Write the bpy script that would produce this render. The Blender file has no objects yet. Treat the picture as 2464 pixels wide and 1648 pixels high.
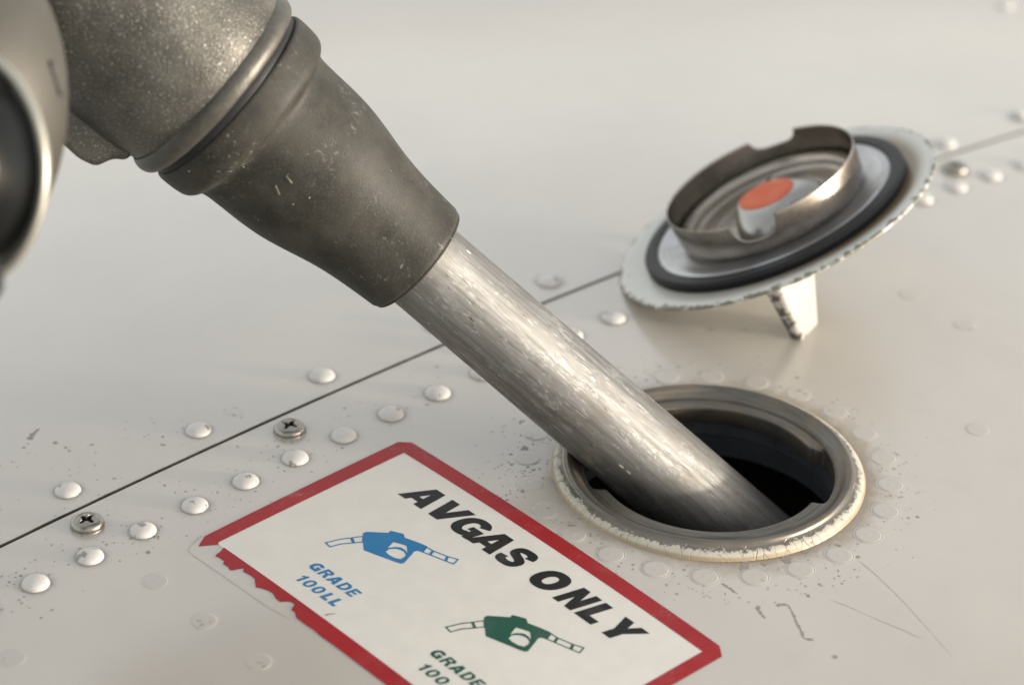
import bpy, bmesh, math, random
import numpy as np
from mathutils import Vector, Matrix, noise
random.seed(7)
R = math.radians
scene = bpy.context.scene
scene.unit_settings.system = 'METRIC'
scene.unit_settings.scale_length = 0.0074      # one unit is 7.4 mm

# ------------------------------------------------------------------ camera
cam_d = bpy.data.cameras.new('camera')
cam = bpy.data.objects.new('camera', cam_d)
scene.collection.objects.link(cam)
CAM = Vector((-61.47016, -55.80061, 54.34702))
FW = Vector((0.58874533, 0.62028275, -0.51829359))
RT = Vector((0.74179434, -0.66933731, 0.04157791))
UP = Vector((0.32112318, 0.40894605, 0.85419145))
cam.matrix_world = Matrix(((RT.x, UP.x, -FW.x, CAM.x), (RT.y, UP.y, -FW.y, CAM.y),
                           (RT.z, UP.z, -FW.z, CAM.z), (0, 0, 0, 1)))
cam_d.lens = 114.15
cam_d.sensor_width = 36
cam_d.clip_start = 1
cam_d.clip_end = 2000
cam_d.dof.use_dof = True
cam_d.dof.focus_distance = 96.0
cam_d.dof.aperture_fstop = 0.088
scene.camera = cam

# ------------------------------------------------------------------ sky, sun, exposure
SUN_AZ, SUN_EL = -55.1, 6.5                     # azimuth from +X, degrees
world = bpy.data.worlds.new('World')
scene.world = world
world.use_nodes = True
wt = world.node_tree
sky = wt.nodes.new('ShaderNodeTexSky')
sky.sky_type = 'NISHITA'
sky.sun_disc = False
sky.sun_elevation = R(SUN_EL)
sky.sun_rotation = R(90 - SUN_AZ)
sky.air_density = 1.0
sky.dust_density = 2.0
sky.ozone_density = 0.6
tint = wt.nodes.new('ShaderNodeMixRGB')
tint.blend_type = 'MULTIPLY'
tint.inputs[0].default_value = 1
tint.inputs[2].default_value = (1.07, 1.0, 1.0, 1)
wt.links.new(sky.outputs[0], tint.inputs[1])
hsv = wt.nodes.new('ShaderNodeHueSaturation')
hsv.inputs['Saturation'].default_value = 0.45
wt.links.new(tint.outputs[0], hsv.inputs['Color'])
veil = wt.nodes.new('ShaderNodeMixRGB')          # thin high cloud: an even, nearly neutral veil over the clear sky
veil.inputs[0].default_value = 0.5
veil.inputs[2].default_value = (1.98, 1.95, 1.92, 1)
wt.links.new(hsv.outputs[0], veil.inputs[1])
wt.links.new(veil.outputs[0], wt.nodes['Background'].inputs[0])
wt.nodes['Background'].inputs[1].default_value = 0.15
sun_d = bpy.data.lights.new('sun', 'SUN')
sun_d.energy = 1.05
sun_d.angle = R(2.5)
sun_d.color = (1.0, 0.94, 0.83)
sun = bpy.data.objects.new('sun', sun_d)
scene.collection.objects.link(sun)
sv = Vector((math.cos(R(SUN_AZ)) * math.cos(R(SUN_EL)), math.sin(R(SUN_AZ)) * math.cos(R(SUN_EL)), math.sin(R(SUN_EL))))
sun.rotation_euler = sv.to_track_quat('Z', 'Y').to_euler()
sun.location = sv * 60
scene.view_settings.view_transform = 'Standard'
scene.view_settings.look = 'None'
scene.view_settings.gamma = 1
scene.view_settings.exposure = 2.13

# ------------------------------------------------------------------ helpers
K1, K2, K3 = 0.0034, 0.0059, 0.0007
def skin(x, y):                                  # the gently domed wing surface
    return -K1 * x * x / 2 - K2 * y * y / 2 - K3 * x * y
def skin_n(x, y):
    return Vector((K1 * x + K3 * y, K2 * y + K3 * x, 1)).normalized()
def on(x, y, h=0.0):
    return (x, y, skin(x, y) + h)

def link(o, parent=None):
    scene.collection.objects.link(o)
    if parent is not None:
        o.parent = parent
    return o
def mesh_obj(name, verts, faces, mat, parent=None, smooth=True, mats=None, fmat=None):
    me = bpy.data.meshes.new(name)
    me.from_pydata([tuple(v) for v in verts], [], [tuple(f) for f in faces])
    for m in (mats or [mat]):
        me.materials.append(m)
    if fmat is not None:
        me.polygons.foreach_set('material_index', fmat)
    if smooth:
        me.polygons.foreach_set('use_smooth', [True] * len(me.polygons))
    me.update()
    return link(bpy.data.objects.new(name, me), parent)
def empty(name, label, cat, mat=None, group=None):
    o = bpy.data.objects.new(name, None)
    link(o)
    if mat is not None:
        o.matrix_world = mat
    o.empty_display_size = 0.5
    o['label'] = label
    o['category'] = cat
    if group:
        o['group'] = group
    return o
def frame(origin, z, xhint):
    z = Vector(z).normalized()
    x = Vector(xhint); x = (x - x.dot(z) * z).normalized()
    y = z.cross(x)
    o = Vector(origin)
    return Matrix(((x.x, y.x, z.x, o.x), (x.y, y.y, z.y, o.y), (x.z, y.z, z.z, o.z), (0, 0, 0, 1)))
def dense(prof, step):
    """Catmull-free resample of a polyline profile (keeps the corners)."""
    out = [prof[0]]
    for a, b in zip(prof, prof[1:]):
        n = max(1, int(math.dist(a, b) / step))
        for i in range(1, n + 1):
            t = i / n
            out.append((a[0] + (b[0] - a[0]) * t, a[1] + (b[1] - a[1]) * t))
    return out
def chaikin(p, n=2):
    for _ in range(n):
        q = [p[0]]
        for a, b in zip(p, p[1:]):
            q.append((a[0] * .75 + b[0] * .25, a[1] * .75 + b[1] * .25))
            q.append((a[0] * .25 + b[0] * .75, a[1] * .25 + b[1] * .75))
        q.append(p[-1])
        p = q
    return p
def lathe(name, prof, mat, parent=None, seg=128, rfun=None, close=False, a0=0, a1=None):
    """prof: (r, z) list; rfun(r, z, theta) -> (r, z) lets the section vary round the axis."""
    verts, faces = [], []
    full = a1 is None
    span = 2 * math.pi if full else a1 - a0
    ns = seg if full else seg + 1
    for i in range(ns):
        th = a0 + span * i / seg
        c, s = math.cos(th), math.sin(th)
        for (r, z) in prof:
            if rfun:
                r, z = rfun(r, z, th)
            verts.append((r * c, r * s, z))
    m = len(prof)
    for i in range(seg):
        j = (i + 1) % ns
        for k in range(m - 1):
            faces.append((i * m + k, j * m + k, j * m + k + 1, i * m + k + 1))
        if close:
            faces.append((i * m + m - 1, j * m + m - 1, j * m, i * m))
    o = mesh_obj(name, verts, faces, mat, parent)
    return o
def recalc(o, inside=False):
    bm = bmesh.new(); bm.from_mesh(o.data)
    bmesh.ops.remove_doubles(bm, verts=bm.verts, dist=1e-5)
    bmesh.ops.recalc_face_normals(bm, faces=bm.faces)
    bm.to_mesh(o.data); bm.free()
    return o
def sharp(o, ang=35):
    """mark sharp edges by angle so smooth shading keeps its creases"""
    bm = bmesh.new(); bm.from_mesh(o.data)
    bmesh.ops.remove_doubles(bm, verts=bm.verts, dist=1e-5)
    for e in bm.edges:
        if len(e.link_faces) == 2 and e.calc_face_angle(0) > R(ang):
            e.smooth = False
    for f in bm.faces:
        f.smooth = True
    bm.to_mesh(o.data); bm.free()
    return o
def S(x, a, b):
    t = min(1, max(0, (x - a) / (b - a)))
    return t * t * (3 - 2 * t)

# ------------------------------------------------------------------ material toolkit
class NT:
    def __init__(s, name):
        s.m = bpy.data.materials.new(name); s.m.use_nodes = True
        s.t = s.m.node_tree; s.b = s.t.nodes['Principled BSDF']; s.tc = None
    def n(s, typ, **kw):
        nd = s.t.nodes.new(typ)
        for k, v in kw.items():
            if k.startswith('i_'):
                key = k[2:]; key = int(key) if key.isdigit() else key.replace('_', ' ')
                s.set(nd.inputs[key], v)
            else:
                setattr(nd, k, v)
        return nd
    def set(s, sock, v):
        if hasattr(v, 'is_output') or isinstance(v, bpy.types.NodeSocket):
            s.t.links.new(v, sock)
        elif isinstance(v, (tuple, list)) and len(v) == 3 and sock.type == 'RGBA':
            sock.default_value = (*v, 1)
        else:
            sock.default_value = v
    def co(s):
        if s.tc is None:
            s.tc = s.n('ShaderNodeTexCoord')
        return s.tc.outputs['Object']
    def m2(s, op, a, b=0.0, c=0.0, clamp=False):
        nd = s.n('ShaderNodeMath', operation=op, use_clamp=clamp)
        s.set(nd.inputs[0], a); s.set(nd.inputs[1], b)
        if len(nd.inputs) > 2: s.set(nd.inputs[2], c)
        return nd.outputs[0]
    def xyz(s, v=None):
        nd = s.n('ShaderNodeSeparateXYZ'); s.set(nd.inputs[0], v or s.co()); return nd.outputs
    def comb(s, x, y, z):
        nd = s.n('ShaderNodeCombineXYZ'); s.set(nd.inputs[0], x); s.set(nd.inputs[1], y); s.set(nd.inputs[2], z); return nd.outputs[0]
    def mapn(s, v, scale=(1, 1, 1), loc=(0, 0, 0), rot=(0, 0, 0)):
        nd = s.n('ShaderNodeMapping'); s.set(nd.inputs[0], v)
        nd.inputs['Location'].default_value = loc; nd.inputs['Rotation'].default_value = rot; nd.inputs['Scale'].default_value = scale
        return nd.outputs[0]
    def noise(s, v, scale, detail=4, rough=.55, dist=0):
        nd = s.n('ShaderNodeTexNoise'); s.set(nd.inputs['Vector'], v)
        nd.inputs['Scale'].default_value = scale; nd.inputs['Detail'].default_value = detail
        nd.inputs['Roughness'].default_value = rough; nd.inputs['Distortion'].default_value = dist
        return nd.outputs['Fac']
    def vor(s, v, scale, feature='F1', rnd=1.0):
        nd = s.n('ShaderNodeTexVoronoi', feature=feature); s.set(nd.inputs['Vector'], v)
        nd.inputs['Scale'].default_value = scale; nd.inputs['Randomness'].default_value = rnd
        return nd.outputs
    def step(s, v, a, b):                      # smoothstep a..b (b<a reverses)
        nd = s.n('ShaderNodeMapRange', interpolation_type='SMOOTHSTEP')
        s.set(nd.inputs['Value'], v)
        if a <= b:
            lo, hi, x, y = a, b, 0, 1
        else:
            lo, hi, x, y = b, a, 1, 0
        nd.inputs['From Min'].default_value = lo; nd.inputs['From Max'].default_value = hi
        nd.inputs['To Min'].default_value = x; nd.inputs['To Max'].default_value = y
        return nd.outputs[0]
    def mix(s, f, a, b):
        nd = s.n('ShaderNodeMix', data_type='RGBA')
        s.set(nd.inputs[0], f); s.set(nd.inputs[6], a); s.set(nd.inputs[7], b); return nd.outputs[2]
    def lerp(s, f, a, b):
        nd = s.n('ShaderNodeMix', data_type='FLOAT')
        s.set(nd.inputs[0], f); s.set(nd.inputs[2], a); s.set(nd.inputs[3], b); return nd.outputs[0]
    def bump(s, h, strength=.3, dist=.05, normal=None):
        nd = s.n('ShaderNodeBump'); s.set(nd.inputs['Height'], h)
        nd.inputs['Strength'].default_value = strength; nd.inputs['Distance'].default_value = dist
        if normal is not None: s.set(nd.inputs['Normal'], normal)
        return nd.outputs[0]
    def out(s, col=None, rough=None, metal=None, normal=None, spec=None, coat=None, coat_r=None):
        if col is not None: s.set(s.b.inputs['Base Color'], col)
        if rough is not None: s.set(s.b.inputs['Roughness'], rough)
        if metal is not None: s.set(s.b.inputs['Metallic'], metal)
        if normal is not None: s.set(s.b.inputs['Normal'], normal)
        if spec is not None: s.set(s.b.inputs['Specular IOR Level'], spec)
        if coat is not None: s.set(s.b.inputs['Coat Weight'], coat)
        if coat_r is not None: s.set(s.b.inputs['Coat Roughness'], coat_r)
        return s.m
    def polar(s, rad_scale=1.0):
        x, y, z = s.xyz()
        r = s.m2('SQRT', s.m2('ADD', s.m2('MULTIPLY', x, x), s.m2('MULTIPLY', y, y)))
        th = s.m2('ARCTAN2', y, x)
        return r, th, z

PAINT = (0.60, 0.575, 0.54)
CHIP = (0.20, 0.185, 0.15)

def mat_skin(near=True):
    t = NT('wing_paint_near' if near else 'wing_paint_far')
    co = t.co(); x, y, z = t.xyz()
    big = t.noise(co, .09, 3, .5)
    mid = t.noise(co, .7, 5, .6)
    col = t.mix(t.step(big, .3, .7), (0.335, 0.308, 0.268), (0.375, 0.345, 0.30))
    col = t.mix(t.m2('MULTIPLY', t.step(mid, .5, .8), .25), col, (0.31, 0.28, 0.23))
    if near:
        r, th, _ = t.polar()
        # oily dirt soaked round the filler, heavier on the sun side
        sector = t.m2('ADD', t.m2('MULTIPLY', t.m2('COSINE', t.m2('ADD', th, .95)), .38), .55)
        wob = t.m2('MULTIPLY', t.m2('SUBTRACT', t.noise(co, 1.3, 5, .65), .5), 1.4)
        rr = t.m2('ADD', r, wob)
        halo = t.m2('MULTIPLY', t.step(rr, 5.75, 4.75), sector)
        col = t.mix(halo, col, (0.20, 0.15, 0.09))
        tight = t.m2('MULTIPLY', t.step(t.m2('ADD', r, t.m2('MULTIPLY', t.m2('SUBTRACT', t.noise(co, 2.5, 5, .7), .5), .9)), 5.15, 4.80), t.m2('ADD', t.m2('MULTIPLY', sector, .9), .15))
        col = t.mix(t.m2('MULTIPLY', tight, .75, clamp=True), col, (0.15, 0.115, 0.07))
        m_ring = t.m2('MULTIPLY', t.step(r, 7.6, 5.0), t.m2('ADD', t.m2('MULTIPLY', t.m2('COSINE', t.m2('SUBTRACT', th, 2.9)), .25), .85))
        yl = t.m2('ABSOLUTE', t.m2('SUBTRACT', y, 8.85))
        m_row = t.m2('MULTIPLY', t.step(yl, 1.9, .15), t.step(x, 1.0, -6.0))
        m_row2 = t.m2('MULTIPLY', m_row, t.m2('ADD', t.m2('MULTIPLY', t.step(x, -9.0, -14.0), .25), .35))
        dens = t.m2('MAXIMUM', m_ring, m_row2)
        dens = t.m2('MULTIPLY', dens, t.step(t.noise(co, .55, 2, .5), .32, .62))
    else:
        yl = t.m2('ABSOLUTE', t.m2('SUBTRACT', y, 13.0))
        dens = t.m2('MULTIPLY', t.m2('MULTIPLY', t.step(yl, 3.0, .5), t.step(x, -6.0, -14.0)), .35)
        dens = t.m2('MULTIPLY', dens, t.step(t.noise(co, .6, 2, .5), .4, .7))
    holes = None
    for sc, size, amt, seed in ((4.4, .34, 1.0, 0), (6.8, .36, 1.0, 5.3), (2.1, .22, .45, 9.1), (3.1, .26, .6, 2.9)):
        jit = t.mapn(co, loc=(seed, seed * .7, 0))
        warp = t.n('ShaderNodeVectorMath', operation='ADD'); t.set(warp.inputs[0], t.comb(t.xyz(jit)[0], t.xyz(jit)[1], 0.0))
        nz = t.n('ShaderNodeTexNoise'); t.set(nz.inputs['Vector'], co); nz.inputs['Scale'].default_value = sc * 2.2
        nv = t.n('ShaderNodeVectorMath', operation='SCALE'); t.set(nv.inputs[0], nz.outputs['Color']); nv.inputs['Scale'].default_value = .33 / sc
        t.set(warp.inputs[1], nv.outputs[0])
        v = t.vor(warp.outputs[0], sc)
        rnd = t.xyz(v['Color'])
        on_ = t.m2('LESS_THAN', rnd[0], t.m2('MULTIPLY', dens, amt))
        rad = t.m2('MULTIPLY', t.m2('ADD', t.m2('MULTIPLY', rnd[1], .6), .25), size)
        dot = t.m2('MULTIPLY', on_, t.m2('LESS_THAN', v['Distance'], rad))
        holes = dot if holes is None else t.m2('MAXIMUM', holes, dot)
    col = t.mix(t.m2('MULTIPLY', holes, .85), col, CHIP)
    # dirt collected round every rivet head of the row
    r0_, sp_, yy_ = ((-18.7596, 1.9163, 8.6349) if near else (-15.2822, 4.9241, 11.9397))
    dx_ = t.m2('SUBTRACT', t.m2('MODULO', t.m2('ADD', t.m2('SUBTRACT', x, r0_), sp_ * 30.5), sp_), sp_ / 2)
    dy_ = t.m2('SUBTRACT', y, yy_)
    dr_ = t.m2('SQRT', t.m2('ADD', t.m2('MULTIPLY', dx_, dx_), t.m2('MULTIPLY', dy_, dy_)))
    wr_ = t.m2('ADD', dr_, t.m2('MULTIPLY', t.m2('SUBTRACT', t.noise(co, 3.2, 5, .7), .5), .35))
    rg_ = t.m2('MULTIPLY', t.step(wr_, .72, .40), t.step(t.noise(co, .35, 2), .25, .65))
    col = t.mix(t.m2('MULTIPLY', rg_, .6), col, (0.17, 0.15, 0.12))
    fine_ring = t.step(t.m2('ADD', dr_, t.m2('MULTIPLY', t.m2('SUBTRACT', t.noise(co, 5, 4, .7), .5), .12)), .53, .44)
    col = t.mix(t.m2('MULTIPLY', fine_ring, .6), col, (0.12, 0.105, 0.08))
    # grime along the seam
    sy = t.m2('ABSOLUTE', t.m2('SUBTRACT', y, 10.92))
    sg = t.m2('MULTIPLY', t.step(sy, .5, .05), t.step(t.noise(co, 2.2, 5, .7), .42, .75))
    col = t.mix(t.m2('MULTIPLY', sg, .45), col, (0.27, 0.25, 0.19))
    hgt = t.m2('ADD', t.m2('MULTIPLY', t.noise(co, 9, 3, .6), .25), t.m2('MULTIPLY', holes, -1.0))
    b1 = t.bump(t.noise(co, .16, 2, .5), .35, .25)
    nrm = t.bump(hgt, .22, .03, b1)
    rough = t.lerp(t.noise(co, 1.5, 4, .6), .38, .50)
    rough = t.lerp(holes, rough, .8)
    t.b.inputs['Coat IOR'].default_value = 1.62
    return t.out(col, rough, 0.0, nrm, spec=.5, coat=t.m2('SUBTRACT', 1.0, holes), coat_r=.22)
M_SKIN_N = mat_skin(True)
M_SKIN_F = mat_skin(False)

def mat_rivet():
    t = NT('rivet_paint')
    co = t.co()
    oi = t.n('ShaderNodeObjectInfo')
    rnd = oi.outputs['Random']
    sh = t.comb(t.m2('MULTIPLY', rnd, 37.0), t.m2('MULTIPLY', rnd, 91.0), rnd)
    v = t.n('ShaderNodeVectorMath', operation='ADD'); t.set(v.inputs[0], co); t.set(v.inputs[1], sh)
    n = t.noise(v.outputs[0], 2.4, 5, .6)
    thr = t.m2('MULTIPLY', t.step(rnd, .75, .1), .10)
    mask = t.m2('GREATER_THAN', n, t.m2('SUBTRACT', .66, thr))
    col = t.mix(mask, (0.47, 0.45, 0.42), (0.22, 0.205, 0.175))
    vo = t.vor(v.outputs[0], 9)
    dot = t.m2('MULTIPLY', t.m2('LESS_THAN', vo['Distance'], .2), t.m2('LESS_THAN', t.xyz(vo['Color'])[0], .12))
    col = t.mix(dot, col, (0.3, 0.28, 0.24))
    return t.out(col, .5, 0, t.bump(t.m2('MULTIPLY', mask, -1.0), .3, .02))
M_RIVET = mat_rivet()
def mat_flush():
    t = NT('flush_rivet_paint')
    co = t.co()
    oi = t.n('ShaderNodeObjectInfo'); rnd = oi.outputs['Random']
    v = t.n('ShaderNodeVectorMath', operation='ADD'); t.set(v.inputs[0], co); t.set(v.inputs[1], t.comb(t.m2('MULTIPLY', rnd, 37.0), t.m2('MULTIPLY', rnd, 91.0), rnd))
    n = t.noise(v.outputs[0], 3.0, 5, .65)
    mask = t.m2('GREATER_THAN', n, t.m2('SUBTRACT', .74, t.m2('MULTIPLY', t.step(rnd, .6, 0), .14)))
    col = t.mix(mask, (0.345, 0.317, 0.277), CHIP)
    r, th, z = t.polar()
    edge = t.m2('MULTIPLY', t.step(t.m2('ABSOLUTE', t.m2('SUBTRACT', r, .405)), .03, 0.0), t.step(t.noise(v.outputs[0], 2.5, 3), .35, .6))
    col = t.mix(t.m2('MULTIPLY', edge, .55), col, (0.30, 0.28, 0.23))
    return t.out(col, .44, 0, t.bump(t.m2('MULTIPLY', mask, -1.0), .3, .02), coat=1.0, coat_r=.27)
M_FLUSH = mat_flush()

def simple(name, col, rough=.5, metal=0, var=.15, sc=3, bump=0.0, bsc=20, stretch=(1, 1, 1)):
    t = NT(name); co = t.mapn(t.co(), scale=stretch)
    n = t.noise(co, sc, 5, .6)
    c = t.mix(n, tuple(k * (1 - var) for k in col), tuple(min(1, k * (1 + var)) for k in col))
    nr = t.bump(t.noise(co, bsc, 4, .6), bump, .03) if bump else None
    return t.out(c, t.lerp(t.noise(co, sc * 2, 4), max(.03, rough - .08), rough + .08), metal, nr)

def mat_spout():
    t = NT('spout_aluminium')
    co = t.co(); x, y, z = t.xyz()
    ax = t.mapn(co, scale=(2.6, 2.6, .16))
    st = t.noise(ax, 2.2, 7, .68)
    fine = t.noise(t.mapn(co, scale=(10, 10, .45), rot=(.03, .05, 0)), 2.5, 4, .6)
    col = t.mix(t.step(st, .36, .64), (0.165, 0.163, 0.152), (0.24, 0.238, 0.227))
    col = t.mix(t.m2('MULTIPLY', t.step(fine, .5, .75), .3), col, (0.14, 0.133, 0.115))
    # grey scuffed patches where it rubs the filler
    band = t.m2('MULTIPLY', t.step(z, 8.5, 5.0), t.step(z, -5.5, -2.0))
    sc = t.m2('MULTIPLY', band, t.step(t.noise(t.mapn(co, scale=(1.2, 1.2, .35)), 1.1, 5, .7), .50, .60))
    wn = t.step(t.noise(t.mapn(co, scale=(3, 3, 1.2), rot=(.5, .2, 0)), 3.0, 6, .75, .8), .46, .58)
    sc = t.m2('MULTIPLY', sc, wn)
    col = t.mix(t.m2('MULTIPLY', sc, .4), col, (0.50, 0.50, 0.49))
    # lengthwise scores, a few skewed ones, and small bright nicks
    def scores(rot, scale, thr, seed):
        nn = t.noise(t.mapn(co, scale=scale, rot=rot, loc=(seed, 0, 0)), 2.0, 2, .5)
        a = t.m2('ABSOLUTE', t.m2('SUBTRACT', nn, .5))
        gate = t.step(t.noise(t.mapn(co, scale=(2.2, 2.2, .8), loc=(seed * 2, 0, 0)), 1.6, 4, .6), .53, .60)
        return t.m2('MULTIPLY', t.step(a, thr, thr * .3), gate)
    scr = t.m2('MAXIMUM', scores((.04, .03, 0), (5, 5, .16), .012, 1.3), scores((-.06, .02, 0), (4, 4, .12), .010, 7.7))
    scr = t.m2('MAXIMUM', scr, t.m2('MULTIPLY', scores((.75, .35, .2), (2.5, 2.5, .3), .006, 4.1), band))
    dk = t.m2('MAXIMUM', scores((.02, -.03, 0), (4, 4, .14), .016, 12.0), scores((.10, .06, 0), (3, 3, .2), .010, 15.0))
    col = t.mix(t.m2('MULTIPLY', scr, .55), col, (0.62, 0.61, 0.58))
    col = t.mix(t.m2('MULTIPLY', dk, .7), col, (0.05, 0.047, 0.04))
    dents = t.vor(t.mapn(co, scale=(1, 1, .35), rot=(.3, 0, 0)), 7)
    dm = t.m2('MULTIPLY', t.m2('LESS_THAN', dents['Distance'], .25), t.m2('LESS_THAN', t.xyz(dents['Color'])[0], t.m2('MULTIPLY', band, .02)))
    col = t.mix(dm, col, (0.75, 0.74, 0.70))
    stain = t.m2('MULTIPLY', t.step(t.noise(co, .45, 4, .6), .5, .68), .45)
    col = t.mix(stain, col, (0.15, 0.138, 0.115))
    low = t.m2('MULTIPLY', t.step(z, -3.2, -5.5), .6)  # shade inside the filler, painted into the spout's lower end
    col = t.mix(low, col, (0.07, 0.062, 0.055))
    h = t.m2('ADD', t.m2('MULTIPLY', scr, -.6), t.m2('ADD', t.m2('MULTIPLY', fine, .35), t.m2('ADD', t.m2('MULTIPLY', dm, -.9), t.m2('MULTIPLY', st, .25))))
    nr = t.bump(h, .15, .02, t.bump(t.noise(t.mapn(co, scale=(1, 1, .5)), .7, 4, .6), .25, .12))
    rough = t.lerp(t.step(st, .3, .7), .60, .53)
    rough = t.lerp(sc, rough, .58)
    metal = t.lerp(sc, .92, .75)
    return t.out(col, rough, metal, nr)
M_SPOUT = mat_spout()

def mat_collar():
    t = NT('collar_grey_casting')
    co = t.co(); x, y, z = t.xyz()
    n1 = t.noise(co, .9, 5, .6)
    col = t.mix(t.step(n1, .3, .7), (0.019, 0.0185, 0.015), (0.040, 0.038, 0.031))
    fine = t.noise(co, 14, 3, .6)
    col = t.mix(t.m2('MULTIPLY', t.step(fine, .5, .75), .22), col, (0.12, 0.115, 0.095))
    # worn, chalky scuffs
    m = t.m2('MULTIPLY', t.step(t.noise(co, .55, 3, .5), .50, .62), t.step(t.noise(co, 5.0, 6, .8), .56, .66))
    col = t.mix(t.m2('MULTIPLY', m, .75), col, (0.22, 0.215, 0.2))
    v = t.vor(co, 9); rn = t.xyz(v['Color'])
    zone = t.step(t.noise(co, .8, 2, .5), .5, .62)
    d = t.m2('MULTIPLY', t.m2('LESS_THAN', v['Distance'], .2), t.m2('LESS_THAN', rn[0], t.m2('MULTIPLY', zone, .012)))
    col = t.mix(d, col, (0.75, 0.73, 0.6))
    h = t.m2('ADD', fine, t.m2('ADD', t.m2('MULTIPLY', n1, 1.5), t.m2('MULTIPLY', m, -.6)))
    return t.out(col, t.lerp(d, t.lerp(n1, .45, .6), .22), t.m2('MULTIPLY', d, .8), t.bump(h, .25, .03), spec=.2)
M_COLLAR = mat_collar()

def mat_cast():
    t = NT('sand_cast_aluminium')
    co = t.co()
    g = t.noise(co, 13, 4, .65)
    v = t.vor(co, 12)
    b = t.noise(co, .45, 4, .6)
    col = t.mix(t.step(b, .3, .7), (0.045, 0.043, 0.036), (0.10, 0.097, 0.083))
    col = t.mix(t.step(g, .55, .72), col, (0.27, 0.262, 0.23))
    h = t.m2('ADD', g, t.m2('MULTIPLY', v['Distance'], -.8))
    return t.out(col, t.lerp(g, .54, .38), .45, t.bump(h, .32, .035, t.bump(b, .3, .2)), spec=.4)
M_CAST = mat_cast()
M_CAST_SMOOTH = simple('worn_cast_lip', (0.075, 0.072, 0.06), .42, .5, .5, 3.5, .5, 9)
M_RUBBER = simple('black_rubber', (0.011, 0.011, 0.012), .5, 0, .4, 6, .15, 12)
M_RUBBER.node_tree.nodes['Principled BSDF'].inputs['Specular IOR Level'].default_value = .25
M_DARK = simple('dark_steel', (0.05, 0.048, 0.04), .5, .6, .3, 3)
M_SWIVEL = simple('swivel_metal', (0.055, 0.052, 0.042), .5, .3, .2, 1.2, .15, 6)
M_RIDGE = simple('swivel_polished_metal', (0.34, 0.33, 0.28), .40, .7, .1, 1.5)
M_GREYM = simple('swivel_grey_metal', (0.05, 0.05, 0.045), .4, .5, .2, 1.5)

def mat_ring():
    t = NT('filler_ring_metal')
    r, th, z = t.polar()
    pv = t.comb(t.m2('MULTIPLY', r, 9.0), t.m2('MULTIPLY', t.m2('COSINE', th), 1.3), t.m2('MULTIPLY', t.m2('SINE', th), 1.3))
    n = t.noise(pv, 1.6, 6, .65)
    b = t.noise(t.co(), .8, 4, .6)
    col = t.mix(t.step(n, .3, .7), (0.068, 0.063, 0.053), (0.15, 0.141, 0.123))
    col = t.mix(t.m2('MULTIPLY', t.step(b, .45, .7), .5), col, (0.17, 0.13, 0.085))
    g = t.m2('MULTIPLY', t.step(t.m2('ABSOLUTE', t.m2('SUBTRACT', r, 3.93)), .07, 0.0), .6)
    col = t.mix(g, col, (0.09, 0.07, 0.05))
    return t.out(col, t.lerp(n, .36, .46), .7, t.bump(n, .18, .03))
M_RING = mat_ring()
def mat_bead():
    t = NT('cracked_cream_paint')
    r, th, z = t.polar()
    co = t.co()
    pv = t.comb(t.m2('MULTIPLY', r, .5), t.m2('MULTIPLY', t.m2('COSINE', th), 4.75), t.m2('MULTIPLY', t.m2('SINE', th), 4.75))
    wz = t.n('ShaderNodeTexNoise'); t.set(wz.inputs['Vector'], co); wz.inputs['Scale'].default_value = 3.0
    s3 = t.n('ShaderNodeVectorMath', operation='SCALE'); t.set(s3.inputs[0], wz.outputs['Color']); s3.inputs['Scale'].default_value = .16
    add = t.n('ShaderNodeVectorMath', operation='ADD'); t.set(add.inputs[0], pv); t.set(add.inputs[1], s3.outputs[0])
    vv = t.n('ShaderNodeTexVoronoi', feature='DISTANCE_TO_EDGE'); t.set(vv.inputs['Vector'], add.outputs[0]); vv.inputs['Scale'].default_value = 3.1
    gate = t.step(t.noise(co, 1.1, 3), .32, .52)
    crack = t.m2('MULTIPLY', t.step(vv.outputs[0], .034, .008), gate)
    col = t.mix(t.m2('MULTIPLY', t.noise(co, 2.2, 5, .65), .8), (0.43, 0.405, 0.335), (0.30, 0.275, 0.215))
    col = t.mix(t.m2('MULTIPLY', crack, .9), col, (0.13, 0.10, 0.06))
    # paint worn away towards the crest
    worn = t.m2('GREATER_THAN', t.m2('ADD', t.m2('MULTIPLY', t.m2('SUBTRACT', 4.715, r), 2.8), t.m2('MULTIPLY', t.m2('SUBTRACT', t.noise(co, 4.0, 6, .8), .5), 2.2)), .42)
    col = t.mix(worn, col, (0.17, 0.155, 0.13))
    base = t.m2('MULTIPLY', t.step(r, 4.71, 4.765), .9)
    col = t.mix(base, col, (0.25, 0.19, 0.11))
    h = t.m2('SUBTRACT', t.m2('MULTIPLY', worn, -.5), crack)
    return t.out(col, t.lerp(worn, .45, .36), t.m2('MULTIPLY', worn, .75), t.bump(h, .5, .03))
M_BEAD = mat_bead()
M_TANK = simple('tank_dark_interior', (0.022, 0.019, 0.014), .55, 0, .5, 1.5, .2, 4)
M_LIPIN = simple('neck_steel', (0.40, 0.43, 0.48), .3, .9, .3, 2)

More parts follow.
